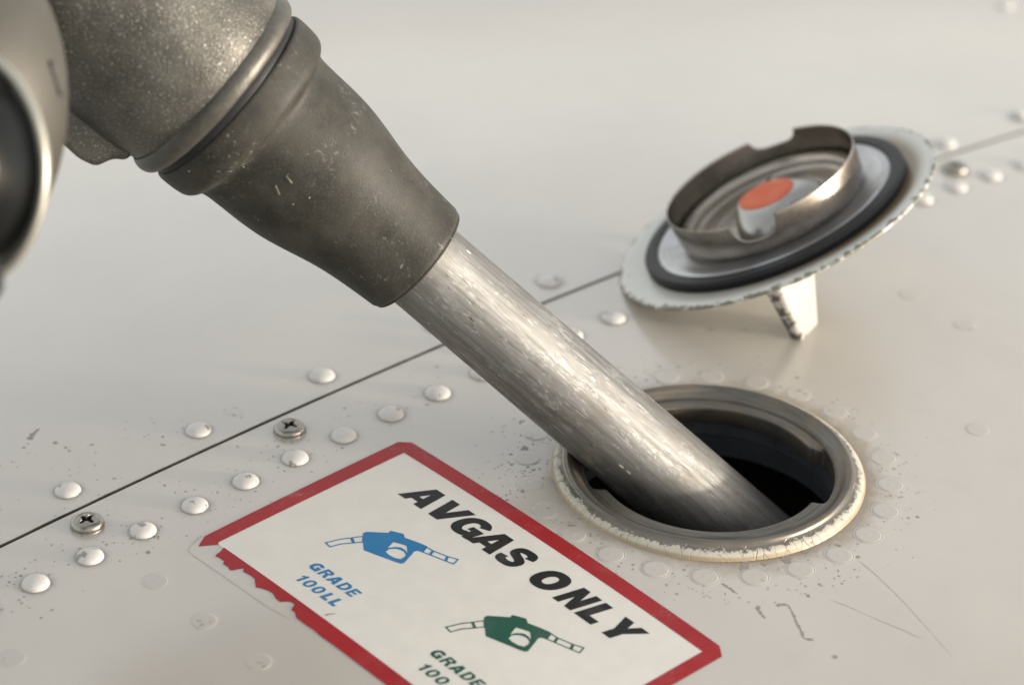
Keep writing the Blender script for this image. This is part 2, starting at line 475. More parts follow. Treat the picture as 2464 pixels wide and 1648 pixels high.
def mat_cap_paint():
    t = NT('cap_white_paint')
    co = t.co(); r, th, z = t.polar()
    n = t.noise(co, 2.6, 5, .7)
    col = t.mix(t.noise(co, .8, 3), (0.46, 0.46, 0.425), (0.40, 0.40, 0.365))
    gr = t.m2('MULTIPLY', t.step(r, 5.42, 4.8), t.m2('ADD', t.m2('MULTIPLY', t.m2('COSINE', t.m2('ADD', th, .35)), .6), .5))
    gr = t.m2('MULTIPLY', gr, t.step(z, -.2, -.06))
    col = t.mix(t.m2('MULTIPLY', gr, 1.05, clamp=True), col, (0.12, 0.085, 0.04))
    e = t.m2('MULTIPLY', t.step(r, 5.36, 5.62), t.step(z, .12, .0))
    chip = t.m2('GREATER_THAN', t.m2('ADD', n, t.m2('MULTIPLY', e, .24)), .70)
    spk = t.vor(co, 3.0); sp = t.m2('MULTIPLY', t.m2('LESS_THAN', spk['Distance'], .16), t.m2('LESS_THAN', t.xyz(spk['Color'])[0], .12))
    chip = t.m2('MAXIMUM', chip, sp)
    col = t.mix(chip, col, (0.17, 0.165, 0.13))
    return t.out(col, t.lerp(chip, .32, .5), t.m2('MULTIPLY', chip, .5), t.bump(t.m2('MULTIPLY', chip, -1.0), .5, .03))
M_CAPW = mat_cap_paint()
def mat_fin():
    t = NT('fin_white_paint')
    co = t.co(); x, y, z = t.xyz()
    n = t.noise(co, 3.2, 5, .7)
    e = t.n('ShaderNodeNewGeometry')
    edge = t.step(x, -.15, -.75)
    low = t.step(z, -1.9, -2.9)
    m = t.m2('GREATER_THAN', t.m2('ADD', n, t.m2('ADD', t.m2('MULTIPLY', edge, .22), t.m2('MULTIPLY', low, .08))), .70)
    col = t.mix(m, (0.36, 0.35, 0.315), (0.10, 0.097, 0.08))
    return t.out(col, .36, t.m2('MULTIPLY', m, .5), t.bump(t.m2('MULTIPLY', m, -1.0), .5, .03))
M_FIN = mat_fin()
def mat_brushed(name, c0, c1, rough=.3, tight=10):
    t = NT(name); r, th, z = t.polar()
    pv = t.comb(t.m2('MULTIPLY', r, float(tight)), t.m2('MULTIPLY', t.m2('COSINE', th), .9), t.m2('MULTIPLY', t.m2('SINE', th), .9))
    n = t.noise(pv, 1.7, 6, .65)
    b = t.noise(t.co(), .7, 4, .6)
    col = t.mix(t.step(n, .3, .7), c0, c1)
    col = t.mix(t.m2('MULTIPLY', t.step(b, .5, .75), .4), col, tuple(k * .5 for k in c0))
    return t.out(col, t.lerp(b, rough - .06, rough + .08), .95, t.bump(n, .12, .02))
M_PLATE = mat_brushed('cap_plate_metal', (0.26, 0.26, 0.265), (0.46, 0.465, 0.48), .38)
M_CUP = mat_brushed('cap_cup_steel', (0.20, 0.175, 0.145), (0.37, 0.34, 0.30), .26, 5)
M_HUB = simple('hub_steel', (0.27, 0.265, 0.25), .28, 1.0, .1, 1.5)
def mat_red():
    t = NT('orange_red_plastic'); co = t.co()
    b = t.noise(co, 1.6, 4, .6)
    r, th, z = t.polar()
    col = t.mix(t.step(b, .35, .65), (0.46, 0.075, 0.022), (0.50, 0.11, 0.045))
    return t.out(col, t.lerp(b, .4, .55), 0, spec=.2)
M_RED = mat_red()
M_SCREW = simple('screw_steel', (0.25, 0.235, 0.205), .3, .9, .4, 6, .25, 10)
M_RECESS = simple('screw_recess_black', (0.012, 0.012, 0.012), .5, .2)

def mat_print(name, col, rough=.42, scuffed=False):
    t = NT(name); co = t.co()
    n = t.noise(co, 1.4, 5, .6); f = t.noise(co, 11, 3, .6)
    c = t.mix(n, tuple(k * .9 for k in col), tuple(min(1, k * 1.08) for k in col))
    rub = t.m2('MULTIPLY', t.step(t.noise(co, .8, 4, .65), .5, .75), .05)
    c = t.mix(rub, c, (0.55, 0.50, 0.45))
    if scuffed:                                   # rubbed, faded patches and tiny nicks in the ink
        sc_ = t.m2('MULTIPLY', t.step(t.noise(co, 1.1, 5, .7), .52, .72), t.step(t.noise(co, 9, 4, .7), .5, .62))
        c = t.mix(t.m2('MULTIPLY', sc_, .30), c, (0.46, 0.30, 0.28))
        c = t.mix(t.m2('MULTIPLY', t.step(t.noise(co, .5, 2), .35, .65), .35), c, (col[0] * .72, col[1] * .8, col[2]))
    return t.out(c, t.lerp(n, rough - .07, rough + .07), 0, t.bump(f, .08, .02), spec=.22)
M_LBLW = mat_print('label_white', (0.53, 0.505, 0.455))
M_LRED = mat_print('label_red', (0.26, 0.010, 0.012), .42, True)
M_LBLK = mat_print('label_black', (0.009, 0.0085, 0.008), .5)
M_LBLU = mat_print('label_blue', (0.012, 0.13, 0.28), .4)
M_LGRN = mat_print('label_green', (0.007, 0.062, 0.037), .4)
M_SCR = simple('scratched_paint', (0.25, 0.228, 0.195), .6, 0, .2, 8)
M_CHIPD = simple('bare_primer_chip', (0.21, 0.185, 0.155), .7, 0, .25, 8)
M_FILM = simple('clear_film_edge', (0.37, 0.343, 0.302), .4, 0, .2, 6)
M_SEAL = simple('seam_sealant', (0.05, 0.047, 0.03), .8, 0, .5, 5)

# ------------------------------------------------------------------ wing skin (the setting)
SEAM = 10.92
def near_panel():
    y1 = SEAM - .065
    x0, x1, y0 = -46, 62, -48
    nth, nr = 720, 46
    verts, faces = [], []
    for i in range(nth):
        th = 2 * math.pi * i / nth
        c, s = math.cos(th), math.sin(th)
        k = min((x1 / c if c > 1e-9 else 1e9), (x0 / c if c < -1e-9 else 1e9), (y1 / s if s > 1e-9 else 1e9), (y0 / s if s < -1e-9 else 1e9))
        for j in range(nr):
            t = (j / (nr - 1))
            r = 4.55 + (k - 4.55) * (t ** 1.5)
            x, y = r * c, r * s
            verts.append(on(x, y))
    for i in range(nth):
        a, b = i * nr, ((i + 1) % nth) * nr
        for j in range(nr - 1):
            faces.append((a + j, a + j + 1, b + j + 1, b + j))
    # hem along the seam: fold down
    o = mesh_obj('wing_skin', verts, faces, M_SKIN_N)
    n = 240; v2 = []; f2 = []
    for i in range(n + 1):
        x = x0 + (x1 - x0) * i / n
        v2.append(on(x, y1, 0)); v2.append(on(x, y1 + .012, -.02)); v2.append(on(x, y1 + .012, -.2))
    for i in range(n):
        for q in range(2):
            f2.append((i * 3 + q, i * 3 + q + 1, i * 3 + 4 + q, i * 3 + 3 + q))
    h = mesh_obj('panel_edge', v2, f2, M_SEAL, o)
    return o
wing = near_panel()
wing['kind'] = 'structure'
wing['label'] = 'off-white painted metal wing skin holding the open fuel filler'
def grid(name, xs, ys, mat, h=0, parent=None):
    v = [on(x, y, h) for y in ys for x in xs]
    m = len(xs)
    f = [(j * m + i, j * m + i + 1, (j + 1) * m + i + 1, (j + 1) * m + i) for j in range(len(ys) - 1) for i in range(m - 1)]
    return mesh_obj(name, v, f, mat, parent)
lin = lambda a, b, n: [a + (b - a) * i / (n - 1) for i in range(n)]
wing2 = grid('wing_skin', lin(-46, 62, 120), lin(SEAM + .065, 78, 90), M_SKIN_F, .015)
wing2['kind'] = 'structure'
wing2['label'] = 'off-white painted wing skin beyond the dark panel seam'
n = 240; v2 = []; f2 = []
for i in range(n + 1):
    x = -46 + 108 * i / n
    v2 += [on(x, SEAM + .065, .015), on(x, SEAM + .05, -.005), on(x, SEAM + .05, -.2)]
for i in range(n):
    for q in range(2):
        f2.append((i * 3 + 3 + q, i * 3 + 4 + q, i * 3 + q + 1, i * 3 + q))
mesh_obj('panel_edge', v2, f2, M_SEAL, wing2)
grid('seam_sealant', lin(-46, 62, 120), lin(SEAM - .3, SEAM + .3, 3), M_SEAL, -.11, wing)

# domed rivets
def dome_mesh():
    r0, h = .405, .185
    prof = [(r0 + .012, -.03), (r0, .012)]
    for k in range(1, 11):
        a = k / 10 * math.pi / 2
        prof.append((r0 * math.cos(a) ** .9, .012 + h * math.sin(a)))
    prof[-1] = (0.0005, .012 + h)
    o = lathe('rivet', prof, M_RIVET, None, 40)
    return o
dome = dome_mesh(); dome_me = dome.data; bpy.data.objects.remove(dome)
def flush_mesh():
    prof = [(.47, -.02), (.455, .004), (.43, .006), (.418, -.003), (.405, -.003), (.395, .009), (.36, .012), (.2, .008), (.06, .007), (.03, .010), (0.0005, .011)]
    return lathe('rivet', prof, M_FLUSH, None, 40)
fl = flush_mesh(); flush_me = fl.data; bpy.data.objects.remove(fl)
def put(name, me, x, y, parent, sc=1.0, rz=None, dz=0.0):
    o = bpy.data.objects.new(name, me)
    nrm = skin_n(x, y)
    a = random.uniform(0, 6.28) if rz is None else rz
    m = frame(on(x, y, dz), nrm, (math.cos(a), math.sin(a), 0))
    o.matrix_world = m @ Matrix.Scale(sc, 4)
    link(o); o.parent = parent
    return o
SR, R0, YR = 1.9163, -18.7596, 8.6349
for i in range(-1, 25):
    put('rivet', dome_me, R0 + SR * i, YR, wing, random.uniform(.98, 1.03))
SU, U0, YU = 4.9241, -15.2822, 11.9397
for i in range(-1, 9):
    if i == 8: continue
    put('rivet', dome_me, U0 + SU * i, YU, wing2, random.uniform(.97, 1.03), dz=.015)
for (x, y) in ((24.5, 11.74), (29.39, 12.18), (41.73, 23.02), (46.5, 22.9)):
    put('rivet', dome_me, x, y, wing2, dz=.015)
# flush rivets round the filler
for k in range(24):
    th = 1.0286 - k * 2 * math.pi / 24
    put('flush_rivet', flush_me, 5.55 * math.cos(th), 5.55 * math.sin(th), wing)
for (x, y) in ((-16.18, 6.36), (-16.28, 3.91), (-16.28, 1.43), (-21.22, 6.22), (13.33, 3.68), (13.21, 1.17), (8.41, -3.54), (-16.25, -1.05), (-21.2, 3.9)):
    o = put('flush_rivet', flush_me, x, y, wing, .93, dz=-.004)
put('flush_rivet', flush_me, -8.83, 12.13, wing2, .8, dz=.008)

# cross-recess screws
def make_screw():
    prof = [(.50, -.03), (.50, .05), (.485, .12), (.44, .19), (.36, .235), (.22, .262), (.0, .27)]
    prof = [(.52, -.03), (.52, .02)] + chaikin([(.505, .03), (.505, .12), (.47, .20), (.38, .25), (.20, .275), (.0005, .28)], 2)
    # cross-shaped recess pressed into the crown
    verts, faces = [], []
    seg = 96
    rings = [p for p in prof if p[0] > .31] + [(.31 - i * .0155, None) for i in range(20)]
    def top(r):
        return .28 - .30 * r * r - .10 * r ** 4
    for i in range(seg):
        th = 2 * math.pi * i / seg
        c, s = math.cos(th), math.sin(th)
        for (r, z) in rings:
            if z is None:
                z = top(r)
                u = max(abs(r * c), abs(r * s)); v = min(abs(r * c), abs(r * s))
                w = .075 - .02 * u / .25
                d = S(v, w + .018, w - .018) * S(u, .285, .235)
                core = S(r, .15, .10)
                z -= max(d * .16, core * .2)
            verts.append((r * c, r * s, z))
    m = len(rings)
    for i in range(seg):
        j = (i + 1) % seg
        for k in range(m - 1):
            faces.append((i * m + k, j * m + k, j * m + k + 1, i * m + k + 1))
    faces.append([i * m + m - 1 for i in range(seg)])
    o = mesh_obj('screw', verts, faces, M_SCREW, None, True, mats=[M_SCREW, M_RECESS])
    for p in o.data.polygons:
        c = p.center
        if math.hypot(c.x, c.y) < .29 and c.z < top(math.hypot(c.x, c.y)) - .07:
            p.material_index = 1
    return o
sc_o = make_screw(); screw_me = sc_o.data; bpy.data.objects.remove(sc_o)
for (x, y, a) in ((-8.3, 10.0, .35), (-15.95, 10.01, .15), (-.65, 10.02, .9), (7.0, 10.0, .4), (14.7, 9.95, 1.0), (22.7, 9.78, .2), (-23.6, 10.0, .7)):
    put('screw', screw_me, x, y, wing, 1.0, a)

# paint chips and hair scratches: thin bare patches with an outline of their own
def blob_strip(pts, w0, w1, jag=.35, step=.05):
    """ragged ribbon along a path (x, y)"""
    vs, fs = [], []
    path = dense(pts, step)
    L = len(path)
    for i, (x, y) in enumerate(path):
        a = path[max(0, i - 1)]; b = path[min(L - 1, i + 1)]
        tx, ty = b[0] - a[0], b[1] - a[1]; l = math.hypot(tx, ty) or 1
        nx, ny = -ty / l, tx / l
        f = i / max(1, L - 1)
        w = (w0 + (w1 - w0) * f) * (1 - jag + jag * 2 * random.random())
        if i in (0, L - 1): w *= .3
        off = random.uniform(-jag, jag) * w * .6
        vs.append(on(x + nx * (w + off), y + ny * (w + off), .006)); vs.append(on(x - nx * (w - off), y - ny * (w - off), .006))
        if i: fs.append((2 * i - 2, 2 * i - 1, 2 * i + 1, 2 * i))
    return vs, fs
cv, cf = [], []
def addstrip(*a, **k):
    v, f = blob_strip(*a, **k); b = len(cv); cv.extend(v); cf.extend([tuple(i + b for i in q) for q in f])
def blob(x, y, r, elong=1.0, ang=0.0, n=14):
    b = len(cv); cv.append(on(x, y, .007))
    for i in range(n):
        a = 2 * math.pi * i / n
        rr = r * random.uniform(.55, 1.25)
        px, py = rr * math.cos(a) * elong, rr * math.sin(a)
        cv.append(on(x + px * math.cos(ang) - py * math.sin(ang), y + px * math.sin(ang) + py * math.cos(ang), .007))
    for i in range(n):
        cf.append((b, b + 1 + i, b + 1 + (i + 1) % n))
addstrip([(-3.347, -6.158), (-3.212, -6.123), (-3.038, -6.305), (-3.221, -6.672), (-3.447, -7.047), (-3.618, -7.368), (-3.737, -7.545), (-3.769, -7.7), (-3.603, -7.855)], .035, .03, .7)
addstrip([(-3.74, -5.77), (-3.89, -5.9), (-3.95, -6.08), (-4.015, -6.33)], .05, .02, .8)
addstrip([(-3.846, -4.395), (-3.825, -4.699), (-3.831, -5.028)], .03, .03, .9)
for (x, y, r, e, a) in ((-2.255, -6.349, .06, 1.4, 1), (-3.666, -8.752, .08, 1.2, 0), (-1.50, -4.74, .14, 1.7, .9), (-2.695, -4.232, .16, 1.5, .6),
                        (-.72, -4.78, .11, 1.6, .3), (.214, -5.198, .08, 1.5, 2), (-2.2, -4.5, .08, 1.8, 1), (-15.47, 7.659, .075, 1.1, 0),
                        (-4.75, 2.95, .13, 1.3, .4), (-5.2, 2.7, .07, 1.6, 1.3), (-5.35, .35, .15, 1.3, 1.6), (-3.55, 4.45, .12, 1.5, .7),
                        (6.2, 6.0, .06, 2.5, -.7), (7.05, 5.35, .05, 2.2, -.7), (7.5, -12.0, .05, 2, 0), (17.0, -3.0, .10, 1, 0)):
    blob(x, y, r, e, a)
chips = mesh_obj('paint_chips', cv, cf, M_CHIPD, wing, False); chips['kind'] = 'stuff'
cv, cf = [], []
addstrip([(0.155, -6.087), (0.073, -6.797), (-0.235, -8.209), (-0.643, -9.625), (-0.989, -10.814)], .008, .004, .5, step=.12)
addstrip([(-1.893, -6.86), (-1.684, -7.483), (-1.432, -8.496), (-1.2, -9.209), (-1.129, -9.573), (-0.943, -9.65)], .005, .006, .5, step=.12)
scr = mesh_obj('scratches', cv, cf, M_SCR, wing, False); scr['kind'] = 'stuff'
cv, cf = [], []
addstrip([(-14.4, 15.25), (-14.1, 15.45), (-13.8, 15.57)], .1, .03, .5)
cv = [(a, b, c + .016) for a, b, c in cv]
ch2 = mesh_obj('paint_chips', cv, cf, M_CHIPD, wing2, False); ch2['kind'] = 'stuff'

# ------------------------------------------------------------------ fuel filler neck
neck = empty('fuel_filler', 'round open fuel filler neck with worn metal ring, set in the wing skin', 'fuel filler')
def ang_in(th, c, half, soft):
    d = abs((th - c + math.pi) % (2 * math.pi) - math.pi)
    return S(d, half + soft, half - soft)
def slot(th):
    return max(ang_in(th, R(-45), R(24), R(3.5)), ang_in(th, R(135), R(24), R(3.5)))
def lipf(r, z, th):
    if r < 3.85:
        k = (3.85 - r) / (3.85 - 3.43)
        lr = 3.43 + .47 * slot(th)
        r = 3.85 - k * (3.85 - lr) if lr < 3.85 else max(r, lr + (3.43 - r) * -.02) if False else 3.85 - k * (3.85 - lr)
        z = z - .25 * slot(th) * k * (1 if z > -.05 else 0)
    return r, z
ringp = chaikin([(4.44, .13), (4.42, .24), (4.37, .33), (4.28, .35), (4.18, .30), (4.08, .17), (3.99, .08), (3.93, .045), (3.87, .07), (3.80, .10), (3.60, .10), (3.47, .085)], 1)
ringp += [(3.445, .06), (3.43, .0), (3.435, -.1), (3.47, -.5), (3.52, -.56), (3.60, -.5), (3.60, -.04), (3.9, -.04)]
sharp(lathe('neck_ring', ringp, M_RING, neck, 360, lipf), 50)
sharp(lathe('paint_bead', chaikin([(4.80, -.06), (4.765, .005), (4.70, .10), (4.60, .155), (4.50, .175), (4.43, .21), (4.38, .28)], 1), M_BEAD, neck, 240), 60)
sharp(lathe('neck_tube', [(4.40, .02), (4.05, -.10), (4.02, -.3), (4.02, -1.3), (4.25, -1.5), (4.25, -2.2)], M_LIPIN, neck, 160), 40)
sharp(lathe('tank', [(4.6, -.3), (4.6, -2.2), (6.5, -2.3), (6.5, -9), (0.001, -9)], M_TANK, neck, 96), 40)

# ------------------------------------------------------------------ fuel cap
Cc = Vector((10.331, 7.366, 2.096)); Nc = Vector((-.261, .374, .89)).normalized()
e1 = (RT - RT.dot(Nc) * Nc)
capm = frame(Cc, Nc, e1)
cap = empty('filler_lid', 'removed round fuel cap lying upside down on its grip fin, white rim and steel cup', 'fuel cap', capm)
disc = [(5.60, -.12), (5.66, -.09), (5.685, -.04), (5.67, .01), (5.60, .04), (5.45, .045), (5.2, .01), (4.95, -.03), (4.72, -.06), (4.6, -.07), (3.9, -.07)]
disc = [(0.001, -.34), (2.5, -.34), (4.2, -.29), (5.1, -.2), (5.5, -.15)] + disc
def dent(r, z, th):
    return r + (.015 * noise.noise(Vector((math.cos(th) * 4, math.sin(th) * 4, z))) if r > 5.4 else 0), z
lathe('cap_disc', chaikin(disc, 1), M_CAPW, cap, 260, dent)
gk = [(4.16, .0), (4.16, .22)] + [(4.20, .28), (4.28, .30), (4.5, .30), (4.6, .285), (4.65, .22), (4.66, .12), (4.60, .09), (4.60, .05), (4.66, .02), (4.66, -.06)]
sharp(lathe('gasket', gk, M_RUBBER, cap, 200), 40)
sharp(lathe('cap_plate', [(4.19, .0), (4.18, .22), (4.10, .255), (4.0, .26), (3.86, .25), (3.75, .215), (3.5, .205), (3.1, .205)], M_PLATE, cap, 200), 30)
# thin steel cup with two U-shaped notches
def notch(th, z):
    pass
def cup():
    seg = 400; nz = 26
    H = 1.47
    def ztop(th):
        z = H
        for c, half, dep in ((R(-99), R(13), .68), (R(78), R(14), .40)):
            d = abs((th - c + math.pi) % (2 * math.pi) - math.pi) / half
            if d < 1:
                z = min(z, H - dep * (1 - d ** 3.2) ** (1 / 2.4))
        return z + .015 * math.sin(2 * th + .5)
    def rad(z):
        t = z / H
        return 3.06 + .20 * S(t, 0, .35) + .10 * t
    verts, faces = [], []
    T = .05
    for i in range(seg):
        th = 2 * math.pi * i / seg; c, s = math.cos(th), math.sin(th)
        zt = ztop(th)
        zs = [.2 + (zt - .2) * k / (nz - 1) for k in range(nz)]
        o_ = [(rad(z), z) for z in zs]
        i_ = [(rad(z) - T, z) for z in reversed(zs)]
        o_[-1] = (o_[-1][0] - .01, o_[-1][1] + .0)
        sec = o_ + [(rad(zt) - T / 2, zt + .014)] + i_
        for (r, z) in sec: verts.append((r * c, r * s, z))
    m = len(sec)
    for i in range(seg):
        j = (i + 1) % seg
        for k in range(m - 1):
            faces.append((i * m + k, j * m + k, j * m + k + 1, i * m + k + 1))
    return mesh_obj('cup_wall', verts, faces, M_CUP, cap)
sharp(cup(), 60)
floor = [(3.12, .62), (3.10, .50), (3.02, .38), (2.9, .33), (2.72, .31), (2.66, .27), (2.5, .22), (2.0, .21), (1.9, .19), (1.7, .17), (1.3, .16), (0.001, .16)]
sharp(lathe('cup_floor', chaikin(floor, 2), M_CUP, cap, 160), 40)
hubp = []
for k in range(15):
    a = k / 14 * math.pi / 2
    hubp.append((.98 + .27 * math.cos(a), .05 + .775 * math.sin(a), math.cos(a) ** .8 if k < 14 else 0))
def lobe(th, c, w):
    d = abs((th - R(c) + math.pi) % (2 * math.pi) - math.pi)
    return math.exp(-(d / w) ** 2.4)
hv, hf = [], []
for i in range(128):
    th = 2 * math.pi * i / 128
    ex = .78 * lobe(th, -108, .72) + .55 * lobe(th, 84, .34) + .85 * lobe(th, -12, .42)
    for (r_, z_, k_) in hubp + [(.9, .83, 0), (.001, .83, 0)]:
        rr_ = r_ + ex * k_
        hv.append((rr_ * math.cos(th), rr_ * math.sin(th), z_))
mh = len(hubp) + 2
for i in range(128):
    j = (i + 1) % 128
    for k in range(mh - 1): hf.append((i * mh + k, j * mh + k, j * mh + k + 1, i * mh + k + 1))
mesh_obj('hub', hv, hf, M_HUB, cap)
red = [(0.975, .80), (.97, .842), (.94, .856), (.6, .85), (.25, .835), (.001, .83)]
b = lathe('hub_button', red, M_RED, cap, 96); b['label'] = 'orange-red round button'
def capsule(name, p0, p1, r, mat, parent, r1=None, seg=32):
    p0, p1 = Vector(p0), Vector(p1); L = (p1 - p0).length; r1 = r1 or r
    prof = [(r * math.cos(a), r * math.sin(a) * 1.0) for a in [(-math.pi / 2 + math.pi / 2 * k / 8) for k in range(9)]]
    prof = [(max(.0005, a), b_) for a, b_ in prof]
    prof2 = [(max(.0005, r1 * math.cos(a)), L + r1 * math.sin(a)) for a in [math.pi / 2 * k / 10 for k in range(11)]]
    o = lathe(name, prof + prof2, mat, None, seg)
    mm = frame(p0, p1 - p0, (0.3, .5, .8))
    o.data.transform(mm)
    o.parent = parent
    return o
cb, sb = math.cos(R(80)), math.sin(R(80))
capsule('pin_slot', (cb * 1.15 - .05, sb * 1.15, .80), (cb * 1.6 - .05, sb * 1.6, .64), .085, M_DARK, cap)
# grip fin the cap rests on
fv = [(-.98, -4.55, -.15), (-.42, -4.75, -.15), (1.05, -3.2, -.15), (.55, -2.85, -.15),
      (-.86, -3.90, -2.74), (-.50, -4.02, -2.88), (.10, -2.95, -2.98), (-.30, -2.70, -2.86)]
ff = [(0, 1, 2, 3), (7, 6, 5, 4), (0, 4, 5, 1), (1, 5, 6, 2), (2, 6, 7, 3), (3, 7, 4, 0)]
fin = mesh_obj('grip_fin', fv, ff, M_FIN, cap)
bm = bmesh.new(); bm.from_mesh(fin.data)
bmesh.ops.recalc_face_normals(bm, faces=bm.faces)
bmesh.ops.bevel(bm, geom=[e for e in bm.edges], offset=.14, segments=4, affect='EDGES', profile=.5)
bmesh.ops.recalc_face_normals(bm, faces=bm.faces)
bm.to_mesh(fin.data); bm.free()
fin.data.polygons.foreach_set('use_smooth', [True] * len(fin.data.polygons))

# ------------------------------------------------------------------ fuel nozzle
A = Vector((-2.075, 2.468, 1.311)); D = Vector((-.514, .5525, .6562)).normalized()
left = (-.651 * RT - .759 * UP)
nozm = frame(A, D, left)                        # local x points to the lower left of the picture
noz = empty('fuel_nozzle', 'grey metal fuel nozzle with its bare aluminium spout in the filler', 'fuel nozzle', nozm)
def wob(r, z, th):
    return r * (1 + .004 * noise.noise(Vector((math.cos(th) * 1.2, math.sin(th) * 1.2, z * .5)))), z
sp = [(1.20, -8.5), (1.40, -8.6), (1.485, -8.5)] + [(1.485 - .085 * k / 40, -8.3 + 16.3 * k / 40) for k in range(41)]
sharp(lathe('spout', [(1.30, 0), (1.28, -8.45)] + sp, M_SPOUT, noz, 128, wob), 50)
colp = [(1.43, 7.95), (1.60, 7.93), (1.74, 7.86), (1.83, 7.88), (1.88, 7.97)] + chaikin([(1.885, 8.0), (1.93, 8.7), (2.02, 9.7), (2.14, 10.4), (2.32, 11.2), (2.45, 11.9), (2.51, 12.6), (2.53, 13.4), (2.56, 14.0), (2.66, 14.18), (2.82, 14.26), (2.95, 14.42), (3.0, 14.7), (3.02, 15.25), (2.97, 15.36), (2.85, 15.38)], 2)
def oval(r, z, th):
    k = S(z, 8.5, 13)
    return r * (1 + .018 * k * math.cos(2 * th + .6) + .002 * noise.noise(Vector((math.cos(th) * 1.5, math.sin(th) * 1.5, z * .4)))), z
sharp(lathe('collar', colp, M_COLLAR, noz, 160, oval), 40)
lip = lathe('collar_edge', chaikin([(1.46, 7.90), (1.62, 7.84), (1.76, 7.78), (1.84, 7.82), (1.80, 7.90)], 1), M_COLLAR, noz, 128)
sharp(lathe('gasket', [(2.7, 15.30), (2.93, 15.36), (2.95, 15.45), (2.95, 15.58), (2.93, 15.66), (2.7, 15.7)], M_RUBBER, noz, 128), 40)
lipp = chaikin([(2.75, 15.62), (2.98, 15.58), (3.12, 15.62), (3.21, 15.76), (3.24, 15.94), (3.19, 16.12), (3.12, 16.22)], 2)
sharp(lathe('body_lip', lipp, M_CAST_SMOOTH, noz, 160), 60)
bodyp = chaikin([(3.10, 16.10), (3.13, 16.35), (3.24, 16.7), (3.31, 17.2), (3.33, 18.5), (3.32, 20.0), (3.28, 21.2), (3.05, 22.2), (2.5, 22.8), (1.6, 23.0), (.001, 23.1)], 2)
def bodyf(r, z, th):
    k = S(z, 17, 19)
    return r * (1 + .02 * k * math.cos(3 * th + 1) + .012 * noise.noise(Vector((math.cos(th) * 1.4, math.sin(th) * 1.4, z * .35)))), z
sharp(lathe('valve_body', bodyp, M_CAST, noz, 160, bodyf), 60)
def box8(name, vs, mat, parent, bev=.15, seg=3, subd=0):
    o = mesh_obj(name, vs, [(0, 1, 2, 3), (7, 6, 5, 4), (0, 4, 5, 1), (1, 5, 6, 2), (2, 6, 7, 3), (3, 7, 4, 0)], mat, parent)
    bm = bmesh.new(); bm.from_mesh(o.data)
    bmesh.ops.recalc_face_normals(bm, faces=bm.faces)
    bmesh.ops.bevel(bm, geom=list(bm.edges), offset=bev, segments=seg, affect='EDGES', profile=.5)
    bmesh.ops.recalc_face_normals(bm, faces=bm.faces)
    bm.to_mesh(o.data); bm.free()
    o.data.polygons.foreach_set('use_smooth', [True] * len(o.data.polygons))
    return o
# hexagonal lug on the lower left flank (x outward)
def prism(name, outline, y0, y1, mat, parent, bev=.12):
    """outline in (x, z), extruded along y"""
    n = len(outline)
    vs = [(x, y0, z) for x, z in outline] + [(x, y1, z) for x, z in outline]
    fs = [tuple(range(n))[::-1], tuple(range(n, 2 * n))] + [(i, (i + 1) % n, n + (i + 1) % n, n + i) for i in range(n)]
    o = mesh_obj(name, vs, fs, mat, parent)
    bm = bmesh.new(); bm.from_mesh(o.data)
    bmesh.ops.recalc_face_normals(bm, faces=bm.faces)
    bmesh.ops.bevel(bm, geom=list(bm.edges), offset=bev, segments=3, affect='EDGES', profile=.5)
    bmesh.ops.recalc_face_normals(bm, faces=bm.faces)
    bm.to_mesh(o.data); bm.free()
    o.data.polygons.foreach_set('use_smooth', [True] * len(o.data.polygons))
    return o
prism('body_lug', [(2.0, 16.35), (3.30, 16.45), (3.46, 16.75), (3.98, 17.0), (4.12, 17.5), (4.08, 18.5), (3.5, 19.0), (2.0, 18.9)], -2.4, .7, M_CAST, noz, .16)
# upper part of the casting and an added dark block for the shaded recess behind
prism('handle_casting', [(-3.2, 19.5), (1.3, 19.3), (1.9, 20.2), (1.3, 24.5), (-3.2, 25.5)], -1.5, 1.6, M_CAST, noz, .4)
prism('recess_shade_block', [(.2, 18.8), (3.4, 19.4), (3.6, 24.0), (.2, 24.5)], -1.2, -.2, M_DARK, noz, .2)

# raised figures cast on the collar flank
def ray(px, py):
    v = FW + RT * (px - 1172) / 7432.6 - UP * (py - 784) / 7432.6
    return v.normalized()
from mathutils.bvhtree import BVHTree
def cast_mark(pts, w=.045):
    tgt = [o for o in noz.children if o.name.startswith('collar') and 'edge' not in o.name][0]
    bm = bmesh.new(); bm.from_mesh(tgt.data)
    tree = BVHTree.FromBMesh(bm)
    inv = nozm.inverted(); vs, fs = [], []
    prev = None
    for k, (px, py) in enumerate(pts):
        o_ = inv @ CAM; d_ = (inv.to_3x3() @ ray(px, py)).normalized()
        loc, nrm, _, _ = tree.ray_cast(o_, d_)
        vs_l = loc; rows = (vs_l, nrm)
        if prev: pass
        prev = rows
        vs.append(rows)
    V = []
    for k, (p_, n_) in enumerate(vs):
        a = vs[max(0, k - 1)][0]; b = vs[min(len(vs) - 1, k + 1)][0]
        t_ = (b - a).normalized(); sd = t_.cross(n_).normalized()
        V += [p_ - sd * w, p_ - sd * w * .6 + n_ * .018, p_ + sd * w * .6 + n_ * .018, p_ + sd * w]
    for k in range(len(vs) - 1):
        for q in range(3): fs.append((4 * k + q, 4 * k + q + 1, 4 * k + 5 + q, 4 * k + 4 + q))
    bm.free()
    mesh_obj('cast_mark', V, fs, M_MARK, noz)
M_MARK = simple('worn_bare_metal', (0.07, 0.068, 0.052), .5, .2, .2, 4)
cast_mark([(660, 397), (654, 404), (667, 421)]); cast_mark([(629, 425), (638, 446)])
